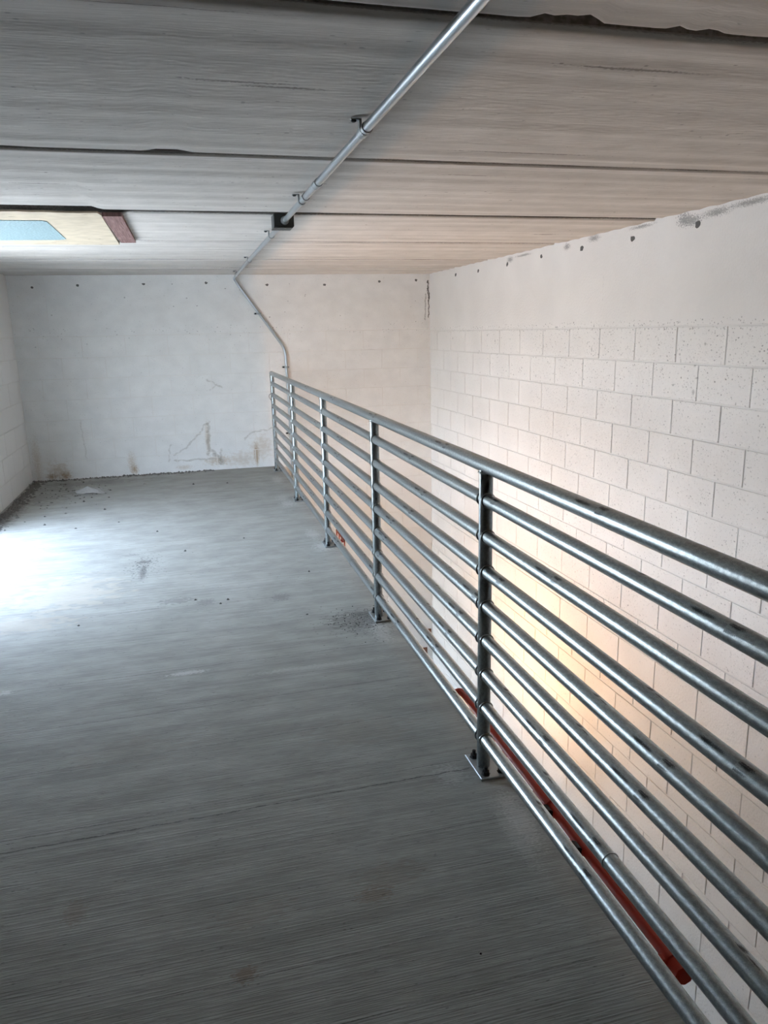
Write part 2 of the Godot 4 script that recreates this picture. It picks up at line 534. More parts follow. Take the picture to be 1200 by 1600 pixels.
func make_floor_material(called: String, d0: float, d1: float, which: int) -> void:
	var w := 768
	var h := 2048
	var n := FastNoiseLite.new()
	n.seed = 31 + which
	# broom strokes run across the slab: short across d, long along x
	var stroke := noise_bytes(w, h, 0.30 if which == 1 else 0.42, 31 + which, 2, 5, h)
	var fine := noise_bytes(w, h, 0.5, 33 + which, 2, w / 8, h)
	var wide := noise_bytes(w, h, 0.02 if which == 1 else 0.035, 35 + which, 3, 12, h)
	var cloud := noise_bytes(w, h, 0.05, 37 + which, 4, 160, 420)
	var im := flat_rgb(w, h, Color8(155, 155, 149), [stroke, fine, wide, cloud], [0.14, 0.10, 0.03, 0.09])
	var fx := func(x: float) -> float: return (x - LEFT) / (EDGE - LEFT) * w
	var fy := func(d: float) -> float: return (d1 - d) / (d1 - d0) * h
	var mx := w / (EDGE - LEFT)
	var my := h / (d1 - d0)
	var chalk := Color8(205, 205, 202)
	var dark := Color8(104, 103, 100)
	var brown := Color8(138, 124, 110)
	var list := [
		[-0.10, 3.08, 0.09, 0.018, chalk, 0.7], [-0.82, 3.11, 0.03, 0.02, chalk, 0.7], [0.45, 2.98, 0.30, 0.02, chalk, 0.3],
		[0.84, 1.78, 0.035, 0.14, chalk, 0.55], [0.80, 1.72, 0.03, 0.16, chalk, 0.35], [0.72, 2.05, 0.05, 0.06, chalk, 0.4], [0.80, 3.30, 0.05, 0.16, chalk, 0.45],
		[0.36, 1.60, 0.05, 0.03, brown, 0.5], [0.02, 1.44, 0.03, 0.025, brown, 0.7], [-0.38, 1.75, 0.03, 0.05, brown, 0.4], [0.42, 1.66, 0.10, 0.05, brown, 0.22],
		[0.05, 1.62, 0.10, 0.05, brown, 0.2], [-0.3, 2.5, 0.2, 0.1, brown, 0.12], [0.5, 2.4, 0.2, 0.1, brown, 0.15],
		[0.72, 3.45, 0.14, 0.12, dark, 0.5], [0.80, 3.52, 0.08, 0.05, dark, 0.6],
		[-0.36, 4.83, 0.05, 0.035, dark, 0.75], [-0.355, 4.62, 0.022, 0.16, dark, 0.7], [-0.45, 5.02, 0.07, 0.03, dark, 0.3],
		[-0.15, 4.02, 0.10, 0.05, dark, 0.35], [0.0, 3.95, 0.05, 0.05, dark, 0.35], [0.40, 3.90, 0.05, 0.06, dark, 0.35],
		[0.80, 4.80, 0.07, 0.10, chalk, 0.5], [0.78, 5.15, 0.05, 0.15, chalk, 0.35], [0.74, 6.2, 0.07, 0.12, chalk, 0.45], [0.72, 6.45, 0.06, 0.12, chalk, 0.3], [0.78, 7.3, 0.05, 0.2, chalk, 0.35],
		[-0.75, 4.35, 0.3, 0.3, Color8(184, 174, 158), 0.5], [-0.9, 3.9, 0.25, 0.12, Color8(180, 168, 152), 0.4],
		[-1.35, 7.4, 0.25, 0.5, dark, 0.3], [-1.5, 6.6, 0.1, 0.6, dark, 0.5], [-1.0, 7.8, 0.5, 0.12, dark, 0.3],
	]
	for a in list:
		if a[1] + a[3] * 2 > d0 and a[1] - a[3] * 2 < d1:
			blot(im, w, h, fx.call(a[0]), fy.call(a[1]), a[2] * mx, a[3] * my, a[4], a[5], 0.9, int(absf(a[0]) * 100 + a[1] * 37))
	# deeper strokes and screed lines
	for a in [[2.045, 0.7, 3.0], [2.10, 0.5, 2.0], [1.78, 0.3, 1.5], [2.45, 0.4, 2.0], [2.75, 0.4, 2.0], [3.12, 0.5, 2.0], [1.42, 0.3, 2.0], [3.92, 0.5, 1.5], [4.4, 0.2, 1.5], [1.25, 0.4, 2.0]]:
		if a[0] > d0 and a[0] < d1:
			streak(im, w, h, Vector2(fx.call(-1.5 if a[0] < 3.8 else -0.62), fy.call(a[0] - 0.02)), Vector2(fx.call(0.8 if a[0] < 3.8 else -0.2), fy.call(a[0] + 0.02)), a[2], Color8(88, 88, 86), a[1] * 2.0, int(a[0] * 100))
	speckle(im, w, h, 2500, Rect2(0, 0, w, h), 0.72, 0.92, 0.3)
	if which == 1:
		for k in 500:
			var q := Vector2(rng.randfn(0.76, 0.10), rng.randfn(3.44, 0.12))
			speckle(im, w, h, 1, Rect2(fx.call(q.x), fy.call(q.y), 2, 2), 0.35, 0.7, 0.7)
	else:
		for k in 260:
			var q := Vector2(rng.randfn(-0.36, 0.05), rng.randfn(4.75, 0.13))
			speckle(im, w, h, 1, Rect2(fx.call(q.x), fy.call(q.y), 2, 2), 0.35, 0.7, 0.7)
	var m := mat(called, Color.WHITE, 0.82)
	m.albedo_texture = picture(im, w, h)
	var bump := PackedByteArray()
	bump.resize(w * h)
	for i in w * h:
		bump[i] = clampi(int(stroke[i] * 0.55 + fine[i] * 0.45), 0, 255)
	m.normal_enabled = true
	m.normal_texture = relief(bump, w, h, 3.0)
	m.normal_scale = 0.55 if which == 1 else 0.3

# ------------------------------------------------------------------ structure

func make_outside() -> void:
	var o := structure("ground_outside", "pale concrete yard outside the openings in the left wall", "ground")
	put(room_box(-40, 30, LOWER - 0.5, LOWER - 0.21, -30, 40), "yard_slab", mat("yard", Color8(170, 169, 166), 0.9), o)

func make_floor() -> void:
	var o := structure("floor", "broom-finished grey concrete floor slab ending under the pipe railing", "floor")
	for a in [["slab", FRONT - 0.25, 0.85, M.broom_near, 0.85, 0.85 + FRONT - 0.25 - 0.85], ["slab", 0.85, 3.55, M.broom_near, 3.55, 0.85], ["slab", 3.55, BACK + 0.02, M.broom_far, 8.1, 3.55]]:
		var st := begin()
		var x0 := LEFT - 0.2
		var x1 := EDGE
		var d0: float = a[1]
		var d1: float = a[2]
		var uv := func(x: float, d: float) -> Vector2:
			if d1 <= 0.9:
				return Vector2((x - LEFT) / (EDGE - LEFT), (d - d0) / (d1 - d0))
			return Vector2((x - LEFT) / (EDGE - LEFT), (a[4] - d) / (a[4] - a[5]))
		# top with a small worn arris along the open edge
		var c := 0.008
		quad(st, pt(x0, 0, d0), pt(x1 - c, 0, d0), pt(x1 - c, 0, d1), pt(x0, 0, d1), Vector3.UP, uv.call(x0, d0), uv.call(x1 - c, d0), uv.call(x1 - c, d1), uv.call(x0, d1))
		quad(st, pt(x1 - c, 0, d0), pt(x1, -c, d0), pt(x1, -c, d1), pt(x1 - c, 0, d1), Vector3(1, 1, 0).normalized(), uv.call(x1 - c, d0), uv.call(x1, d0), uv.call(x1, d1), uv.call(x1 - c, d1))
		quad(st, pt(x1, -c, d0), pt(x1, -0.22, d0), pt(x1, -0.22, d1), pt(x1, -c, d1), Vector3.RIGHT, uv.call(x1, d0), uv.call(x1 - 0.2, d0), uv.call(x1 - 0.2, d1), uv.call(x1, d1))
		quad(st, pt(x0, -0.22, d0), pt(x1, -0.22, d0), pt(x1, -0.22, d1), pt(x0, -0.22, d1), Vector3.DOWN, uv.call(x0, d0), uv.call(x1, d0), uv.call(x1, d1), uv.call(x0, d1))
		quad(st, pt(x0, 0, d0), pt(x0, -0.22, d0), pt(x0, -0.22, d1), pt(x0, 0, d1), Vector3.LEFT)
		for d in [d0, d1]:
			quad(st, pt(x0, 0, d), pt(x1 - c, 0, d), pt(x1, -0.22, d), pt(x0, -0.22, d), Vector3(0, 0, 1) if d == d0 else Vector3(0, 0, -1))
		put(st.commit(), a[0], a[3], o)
	var l := structure("floor_lower", "concrete floor of the storey below the railing", "floor")
	put(room_box(LEFT - 0.2, 3.1, LOWER - 0.2, LOWER, FRONT - 0.25, BACK + 0.2), "slab", M.concrete, l)

func make_ceiling() -> void:
	var o := structure("ceiling", "ribbed grey hollow-core concrete plank ceiling with dark open joints", "ceiling")
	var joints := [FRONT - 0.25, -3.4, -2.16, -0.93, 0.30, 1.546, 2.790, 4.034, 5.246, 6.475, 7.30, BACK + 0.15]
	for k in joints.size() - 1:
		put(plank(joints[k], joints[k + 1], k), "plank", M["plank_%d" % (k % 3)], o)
	put(room_box(LEFT - 0.2, 3.1, CEIL + 0.16, CEIL + 0.36, FRONT - 0.25, BACK + 0.2), "topping", M.concrete, o)

func plank(d0: float, d1: float, k: int) -> ArrayMesh:
	var n := FastNoiseLite.new()
	n.seed = 200 + k
	n.frequency = 1.0
	var nx := 200
	var nd := 56
	var x0 := LEFT - 0.1
	var x1 := 2.95
	var drop: float = [0.0, 0.0, 0.0, 0.0, 0.0, 0.001, -0.001, 0.003, 0.003, 0.001, 0.0][k]
	# open joint at the near and at the far edge of each plank
	var gaps := [0.0, 0.012, 0.012, 0.012, 0.012, 0.026, 0.018, 0.045, 0.050, 0.050, 0.050, 0.0]
	var ph := n.get_noise_1d(77.0) * 3.0
	var pts := []
	for i in nx + 1:
		var x := lerpf(x0, x1, float(i) / nx)
		# chipped long edges
		var near: float = d0 + gaps[k] * 0.5 + maxf(0.0, n.get_noise_2d(x * 2.0, 10.0) - 0.15) * 0.006 + n.get_noise_2d(x * 30.0, 3.0) * 0.0016
		var far: float = d1 - gaps[k + 1] * 0.5 - maxf(0.0, n.get_noise_2d(x * 2.0, 40.0) - 0.15) * 0.006 + n.get_noise_2d(x * 30.0, 33.0) * 0.0016
		if k == 4:
			far -= 0.026 * smoothstep(0.69, 0.74, x) * (1.0 - smoothstep(0.83, 0.865, x)) * (0.7 + 0.9 * n.get_noise_1d(x * 22.0))
			far -= 0.016 * smoothstep(0.99, 1.03, x) * (1.0 - smoothstep(1.10, 1.17, x)) * (0.7 + 0.9 * n.get_noise_1d(x * 22.0))
		if k == 5:
			far -= 0.030 * smoothstep(-0.08, -0.04, x) * (1.0 - smoothstep(0.03, 0.08, x))
			far -= 0.02 * (1.0 - smoothstep(-0.62, -0.38, x))
		if k == 6:
			far -= 0.075 * (1.0 - smoothstep(-0.36, -0.33, x))
		if k == 7:
			near += 0.075 * (1.0 - smoothstep(-0.235, -0.22, x))
		var row := []
		for j in nd + 1:
			var t := float(j) / nd
			t -= sin(TAU * t) / TAU * 0.85
			var d := lerpf(near, far, t)
			var s := (d - d0)
			var rib := pow(0.5 + 0.5 * sin(TAU * s / 0.172 + ph + n.get_noise_1d(s * 4.0) * 1.2), 1.6) * 0.0050
			rib += n.get_noise_2d(s * 22.0, x * 0.35) * 0.0011 + n.get_noise_2d(s * 60.0, x * 0.8) * 0.0003
			rib += n.get_noise_2d(s * 8.0 + 50.0, x * 5.0) * 0.0006
			var lip := 0.010 * (smoothstep(0.012, 0.0, t) + smoothstep(0.988, 1.0, t))
			row.append(pt(x, CEIL - drop + 0.004 - rib + lip, d))
		pts.append(row)
	var st := begin()
	var norm := func(i: int, j: int) -> Vector3:
		var a: Vector3 = pts[mini(i + 1, nx)][j] - pts[maxi(i - 1, 0)][j]
		var b: Vector3 = pts[i][mini(j + 1, nd)] - pts[i][maxi(j - 1, 0)]
		var c := a.cross(b).normalized()
		return c if c.y < 0.0 else -c
	var ns := []
	for i in nx + 1:
		var row := []
		for j in nd + 1:
			row.append(norm.call(i, j))
		ns.append(row)
	var uvs := func(i: int, j: int) -> Vector2: return Vector2(float(i) / nx, float(j) / nd)
	for i in nx:
		for j in nd:
			tri(st, [pts[i][j], pts[i + 1][j], pts[i + 1][j + 1]], [ns[i][j], ns[i + 1][j], ns[i + 1][j + 1]], [uvs.call(i, j), uvs.call(i + 1, j), uvs.call(i + 1, j + 1)])
			tri(st, [pts[i][j], pts[i + 1][j + 1], pts[i][j + 1]], [ns[i][j], ns[i + 1][j + 1], ns[i][j + 1]], [uvs.call(i, j), uvs.call(i + 1, j + 1), uvs.call(i, j + 1)])
	# sides and top
	var up := Vector3(0, 0.19, 0)
	for i in nx:
		for e in [0, nd]:
			var a: Vector3 = pts[i][e]
			var b: Vector3 = pts[i + 1][e]
			quad(st, a, b, b + up, a + up, Vector3(0, 0, 1) if e == 0 else Vector3(0, 0, -1), uvs.call(i, e), uvs.call(i + 1, e), uvs.call(i + 1, absi(e - 8)), uvs.call(i, absi(e - 8)))
	quad(st, pts[0][0] + up, pts[nx][0] + up, pts[nx][nd] + up, pts[0][nd] + up, Vector3.UP)
	return st.commit()

# One block (or beam) on a wall: a face with chamfered arrises and short sides down into the mortar.
# o: wall origin, ax: direction along the wall, nrm: into the room; rect in wall metres; map: uv = (u - map.x) / map.z, (map.y - v) / map.w
func add_block(st: SurfaceTool, o: Vector3, ax: Vector3, nrm: Vector3, u0: float, u1: float, v0: float, v1: float, face: float, deep: float, c: float, map: Vector4) -> void:
	var at := func(u: float, v: float, n: float) -> Vector3: return o + ax * u + Vector3.UP * v + nrm * n
	var uv := func(u: float, v: float) -> Vector2: return Vector2((u - map.x) / map.z, (map.y - v) / map.w)
	var i := [[u0 + c, v0 + c], [u1 - c, v0 + c], [u1 - c, v1 - c], [u0 + c, v1 - c]]
	var e := [[u0, v0], [u1, v0], [u1, v1], [u0, v1]]
	var tilt := rng.randf_range(-0.0006, 0.0006)
	quad(st, at.call(i[0][0], i[0][1], face - tilt), at.call(i[1][0], i[1][1], face + tilt), at.call(i[2][0], i[2][1], face + tilt), at.call(i[3][0], i[3][1], face - tilt), nrm, uv.call(i[0][0], i[0][1]), uv.call(i[1][0], i[1][1]), uv.call(i[2][0], i[2][1]), uv.call(i[3][0], i[3][1]))
	var outs := [Vector3.DOWN, ax, Vector3.UP, -ax]
	for k in 4:
		var q := (k + 1) % 4
		var ta := -tilt if (k == 0 or k == 3) else tilt
		var tb := -tilt if (q == 0 or q == 3) else tilt
		quad(st, at.call(i[k][0], i[k][1], face + ta), at.call(i[q][0], i[q][1], face + tb), at.call(e[q][0], e[q][1], face - c), at.call(e[k][0], e[k][1], face - c), (nrm + outs[k]).normalized(), uv.call(i[k][0], i[k][1]), uv.call(i[q][0], i[q][1]), uv.call(e[q][0], e[q][1]), uv.call(e[k][0], e[k][1]))
		quad(st, at.call(e[k][0], e[k][1], face - c), at.call(e[q][0], e[q][1], face - c), at.call(e[q][0], e[q][1], face - deep), at.call(e[k][0], e[k][1], face - deep), outs[k], uv.call(e[k][0], e[k][1]), uv.call(e[q][0], e[q][1]), uv.call(e[q][0], e[q][1]), uv.call(e[k][0], e[k][1]))

# running-bond blocks between u_lo..u_hi; keep(u, v) says which become single parts, the rest joins one "stuff" part
func lay_blocks(parent: Node3D, o: Vector3, ax: Vector3, nrm: Vector3, u_lo: float, u_hi: float, v_top: float, courses: int, phase: float, joint: float, c: float, m: Material, map: Vector4, keep: Callable, skip: Callable) -> int:
	var rest := begin()
	var any := false
	var count := 0
	for k in courses:
		var v1 := v_top - k * COURSE - joint * 0.5
		var v0 := v_top - (k + 1) * COURSE + joint * 0.5
		var start := phase + (BLOCK * 0.5 if k % 2 == 1 else 0.0)
		start -= ceilf((start - u_lo) / BLOCK) * BLOCK
		while start < u_hi:
			var u0 := maxf(start + joint * 0.5, u_lo)
			var u1 := minf(start + BLOCK - joint * 0.5, u_hi)
			start += BLOCK
			if u1 - u0 < 0.02 or skip.call((u0 + u1) * 0.5, (v0 + v1) * 0.5):
				continue
			var face := rng.randf_range(-0.0008, 0.0008)
			if keep.call((u0 + u1) * 0.5, (v0 + v1) * 0.5) and count < 300:
				var st := begin()
				add_block(st, o, ax, nrm, u0, u1, v0, v1, face, 0.02, c, map)
				put(st.commit(), "block", m, parent)
				count += 1
			else:
				add_block(rest, o, ax, nrm, u0, u1, v0, v1, face, 0.02, c, map)
				any = true
	if any:
		var s := put(rest.commit(), "more_blocks", m, parent)
		s.set_meta("kind", "stuff")
	return count

func anchor_hole(parent: Node3D, at: Vector3, nrm: Vector3, size: float) -> void:
	var w := nrm.cross(Vector3.UP).normalized()
	var st := begin()
	var n := 9
	var ring := []
	for k in n:
		var a := TAU * k / n
		var q := size * rng.randf_range(0.7, 1.25)
		ring.append(at + w * cos(a) * q * 1.3 + Vector3.UP * sin(a) * q + nrm * 0.0005)
	for k in n:
		tri(st, [at + nrm * 0.002, ring[k], ring[(k + 1) % n]], [nrm, nrm, nrm], [Vector2.ZERO, Vector2.ZERO, Vector2.ZERO])
	put(st.commit(), "anchor_hole", M.anchor_hole, parent)

func make_wall_right() -> void:
	var w := structure("wall_right", "white painted concrete block wall beyond the railing, running down to the storey below", "wall")
	var o := pt(RIGHT, 0, BACK)
	var ax := Vector3(SKEW, 0, 1).normalized()
	var nrm := Vector3(-1, 0, SKEW).normalized()
	var length := BACK - FRONT + 0.1
	var map := Vector4(0.0, V_LOW + V_SPAN, U_SPAN, V_SPAN)
	var t := Transform3D(Basis(ax, Vector3.UP, -nrm), o)
	var st := begin()
	add_box(st, Vector3(-0.25, LOWER - 0.2, 0.0042), Vector3(length + 0.2, CEIL + 0.36, 0.24), 0.0, t)
	put(st.commit(), "mortar_bed", M.mortar, w)
	var top := 1.3885
	st = begin()
	add_block(st, o, ax, nrm, -0.01, length, top + 0.004, CEIL + 0.05, 0.0, 0.03, 0.002, map)
	put(st.commit(), "bond_beam", M.paint_right, w)
	var none := func(_u: float, _v: float) -> bool: return false
	var near := func(u: float, v: float) -> bool: return u < 5.95 and v > -2.72
	lay_blocks(w, o, ax, nrm, 0.0, length, top, 23, 0.2366, 0.0085, 0.0022, M.paint_right, map, near, none)
	for d in [3.68, 4.28, 4.88, 5.48, 6.09, 6.72, 7.3]:
		var u: float = BACK - d
		anchor_hole(w, o + ax * u + Vector3.UP * (1.913 + rng.randf_range(-0.01, 0.01)), nrm, 0.017)

func make_wall_back() -> void:
	var w := structure("wall_back", "white painted block end wall with brown damp stains along the floor", "wall")
	var o := pt(LEFT, 0, BACK)
	var ax := Vector3.RIGHT
	var nrm := Vector3(0, 0, 1)
	var map := Vector4(0.0, 2.0, 4.4, 2.2)
	put(room_box(LEFT - 0.2, RIGHT + 0.3, LOWER - 0.2, CEIL + 0.36, BACK + 0.0019, BACK + 0.24), "mortar_bed", M.mortar, w)
	var wide := RIGHT - LEFT
	var top := 1.410
	for a in [[0.0, 0.325], [0.328, wide]]:
		var st := begin()
		add_block(st, o, ax, nrm, a[0], a[1], top + 0.003, CEIL + 0.05, 0.0, 0.03, 0.0015, map)
		put(st.commit(), "bond_beam", M.paint_back, w)
	var keep := func(u: float, v: float) -> bool: return v > -0.1 or (u + LEFT > 0.85 and v > -2.75)
	var none := func(_u: float, _v: float) -> bool: return false
	lay_blocks(w, o, ax, nrm, 0.0, wide, top, 7, 1.465 - LEFT, 0.005, 0.0012, M.paint_back, map, keep, none)
	lay_blocks(w, o, ax, nrm, 0.0, wide, top - 7 * COURSE, 16, 1.465 - LEFT + BLOCK * 0.5, 0.006, 0.0014, M.paint_plain, Vector4(0, 2, 6.3, 5.2), keep, none)
	for a in [[-1.362, 1.877], [-0.952, 1.892], [-0.34, 1.9], [0.265, 1.908], [0.873, 1.885], [1.472, 1.881], [2.067, 1.91], [2.472, 1.921]]:
		anchor_hole(w, pt(a[0], a[1], BACK), nrm, 0.012)
	# bare brown openings low down in the corner
	for a in [[2.575, -2.15, 0.035, 0.05], [2.53, -2.38, 0.03, 0.045]]:
		var st := begin()
		add_box(st, pt(a[0] - a[2], a[1] - a[3], BACK), pt(a[0] + a[2], a[1] + a[3], BACK) + nrm * 0.012, 0.008)
		put(st.commit(), "wall_patch", M.rust_brown, w)

func make_wall_left() -> void:
	var w := structure("wall_left", "white painted block wall with the daylight opening, its unseen near blocks grey", "wall")
	var x0 := LEFT - 0.32
	var x1 := LEFT - 0.0032
	var top := CEIL + 0.36
	var low_top := -1.1
	# piers, lintels and sills round the two openings
	put(room_box(x0, x1, LOWER - 0.2, top, FRONT - 0.25, 0.6), "mortar_bed", M.mortar, w)
	put(room_box(x0, x1, -0.25, top, 0.6, OPEN_NEAR), "mortar_bed", M.mortar, w)
	put(room_box(x0, x1, LOWER - 0.2, -0.25, 0.6, LOW_NEAR), "mortar_bed", M.mortar, w)
	put(room_box(x0, x1, -0.25, 0.0, OPEN_NEAR, LOW_NEAR), "mortar_bed", M.mortar, w)
	put(room_box(x0, x1, OPEN_TOP, top, OPEN_NEAR, OPEN_FAR), "mortar_bed", M.mortar, w)
	put(room_box(x0, x1, low_top, -0.0, LOW_NEAR, LOW_FAR), "mortar_bed", M.mortar, w)
	put(room_box(x0, x1, 0.0, top, OPEN_FAR, BACK + 0.2), "mortar_bed", M.mortar, w)
	put(room_box(x0, x1, LOWER - 0.2, 0.0, LOW_FAR, BACK + 0.2), "mortar_bed", M.mortar, w)
	var o := pt(LEFT, 0, BACK)
	var ax := Vector3(0, 0, 1)
	var nrm := Vector3.RIGHT
	var map := Vector4(0.0, 2.0, 6.3, 5.2)
	var far_end := BACK - OPEN_FAR
	var near_start := BACK - OPEN_NEAR
	var none := func(_u: float, _v: float) -> bool: return false
	var all := func(_u: float, _v: float) -> bool: return true
	lay_blocks(w, o, ax, nrm, 0.0, far_end, 1.410, 7, 0.1, 0.0065, 0.0022, M.paint_plain, map, all, none)
	lay_blocks(w, o, ax, nrm, near_start, BACK - FRONT, 1.410, 7, 0.1, 0.0065, 0.0022, M.concrete, map, none, none)  # unseen near blocks, made grey instead of white to dim the foreground floor
	var st := begin()
	add_block(st, o, ax, nrm, 0.0, far_end, 1.413, CEIL + 0.05, 0.0, 0.03, 0.0015, map)
	put(st.commit(), "bond_beam", M.paint_plain, w)
	st = begin()
	add_block(st, o, ax, nrm, near_start, BACK - FRONT, 1.413, CEIL + 0.05, 0.0, 0.03, 0.0015, map)
	put(st.commit(), "bond_beam", M.paint_plain, w)
	st = begin()
	add_block(st, o, ax, nrm, far_end, near_start, OPEN_TOP, CEIL + 0.05, 0.0, 0.03, 0.0015, map)
	put(st.commit(), "lintel", M.paint_plain, w)

func make_wall_front() -> void:
	var w := structure("wall_front", "plain block wall closing the room behind the viewpoint", "wall")
	put(room_box(LEFT - 0.2, 3.2, LOWER - 0.2, CEIL + 0.36, FRONT - 0.24, FRONT), "wall_body", M.concrete, w)  # unseen wall, its grey chosen to keep bounce off the near floor

# ------------------------------------------------------------------ things

func make_railing() -> void:
	var x := 0.840
	var t := thing("railing", "galvanised steel pipe railing with nine horizontal rails along the slab edge", "railing", pt(x, 0, 4.0))
	var zero := pt(x, 0, 4.0)
	var r := 0.0212
	var heights := [1.004, 0.901, 0.788, 0.677, 0.566, 0.452, 0.338, 0.222, 0.110]
	var stations := [-3.52, -2.12, -0.73, 0.663, 2.0578, 3.4525, 4.8414, 6.3064, 7.8048]
	# continuous top rail
	put(tube([pt(x, heights[0], -3.6) - zero, pt(x, heights[0], 2.45) - zero, pt(x, heights[0], 7.825) - zero], r + 0.001, 28), "top_rail", M.galvanised, t)
	var bead := TorusMesh.new()
	bead.inner_radius = r - 0.0015
	bead.outer_radius = r + 0.0042
	bead.rings = 20
	bead.ring_segments = 8
	var along := Basis(Vector3.RIGHT, PI / 2)
	for k in stations.size():
		var d: float = stations[k]
		var post := put(tube([pt(x, 0.009, d) - zero, pt(x, heights[0] - 0.012, d) - zero], r, 24, true, k * 0.37), "post", M.galvanised_post, t)
		put(bead, "weld", M.weld, post, pt(x, heights[0] - r * 0.93, d) - zero)
		base_plate(t, d, x, zero)
		if k == stations.size() - 1:
			continue
		var e: float = stations[k + 1]
		for h in range(1, 9):
			var slip := rng.randf() * 3.0
			var rail := put(tube([pt(x, heights[h], d) - zero, pt(x, heights[h], e) - zero], r - 0.0012, 24, false, slip), "rail", M.galvanised, t)
			put(bead, "weld", M.weld, rail, pt(x, heights[h], d + r * 0.93) - zero, along.scaled(Vector3.ONE * 0.96))
			put(bead, "weld", M.weld, rail, pt(x, heights[h], e - r * 0.93) - zero, along.scaled(Vector3.ONE * 0.96))
	# a sleeve joint in three of the rails
	for a in [[2.62, 0], [1.30, 7], [4.05, 8]]:
		put(lathe(Vector3(0, 0, 1), [[-0.002, r - 0.003], [-0.002, r + 0.0006], [0.002, r + 0.0006], [0.002, r - 0.003]], 24), "butt_weld", M.weld, t, pt(x, heights[a[1]], a[0]) - zero)
	# a twist of wire left on the end post
	put(tube([pt(x - 0.02, 0.80, 7.80) - zero, pt(x - 0.038, 0.79, 7.79) - zero, pt(x - 0.042, 0.77, 7.79) - zero, pt(x - 0.03, 0.745, 7.80) - zero, pt(x - 0.018, 0.73, 7.80) - zero], 0.004, 8), "wire_tie", M.screw_steel, t)

func base_plate(t: Node3D, d: float, x: float, zero: Vector3) -> void:
	var plate := put(room_box(x - 0.036, x + 0.066, 0.0, 0.009, d - 0.075, d + 0.075, 0.0015), "base_plate", M.fitting_steel, t, -zero)
	for a in [[-0.012, -0.052], [0.042, -0.052], [-0.012, 0.052], [0.042, 0.052]]:
		var bolt := lathe(Vector3.UP, [[0.0, 0.0], [0.0, 0.015], [0.002, 0.015], [0.002, 0.0115], [0.012, 0.0115], [0.0125, 0.006], [0.026, 0.006], [0.027, 0.0]], 6)
		put(bolt, "anchor_bolt", M.dark_bolt, plate, pt(x + a[0], 0.0085, d + a[1]), Basis(Vector3.UP, rng.randf() * TAU))

func bend(pts: Array, radius: float, steps := 6) -> Array:
	var out := [pts[0]]
	for i in range(1, pts.size() - 1):
		var a: Vector3 = pts[i] + (pts[i - 1] - pts[i]).normalized() * radius
		var b: Vector3 = pts[i] + (pts[i + 1] - pts[i]).normalized() * radius
		for k in steps + 1:
			var s := float(k) / steps
			out.append(a.lerp(pts[i], s).lerp(pts[i].lerp(b, s), s))
	out.append(pts[-1])
	return out

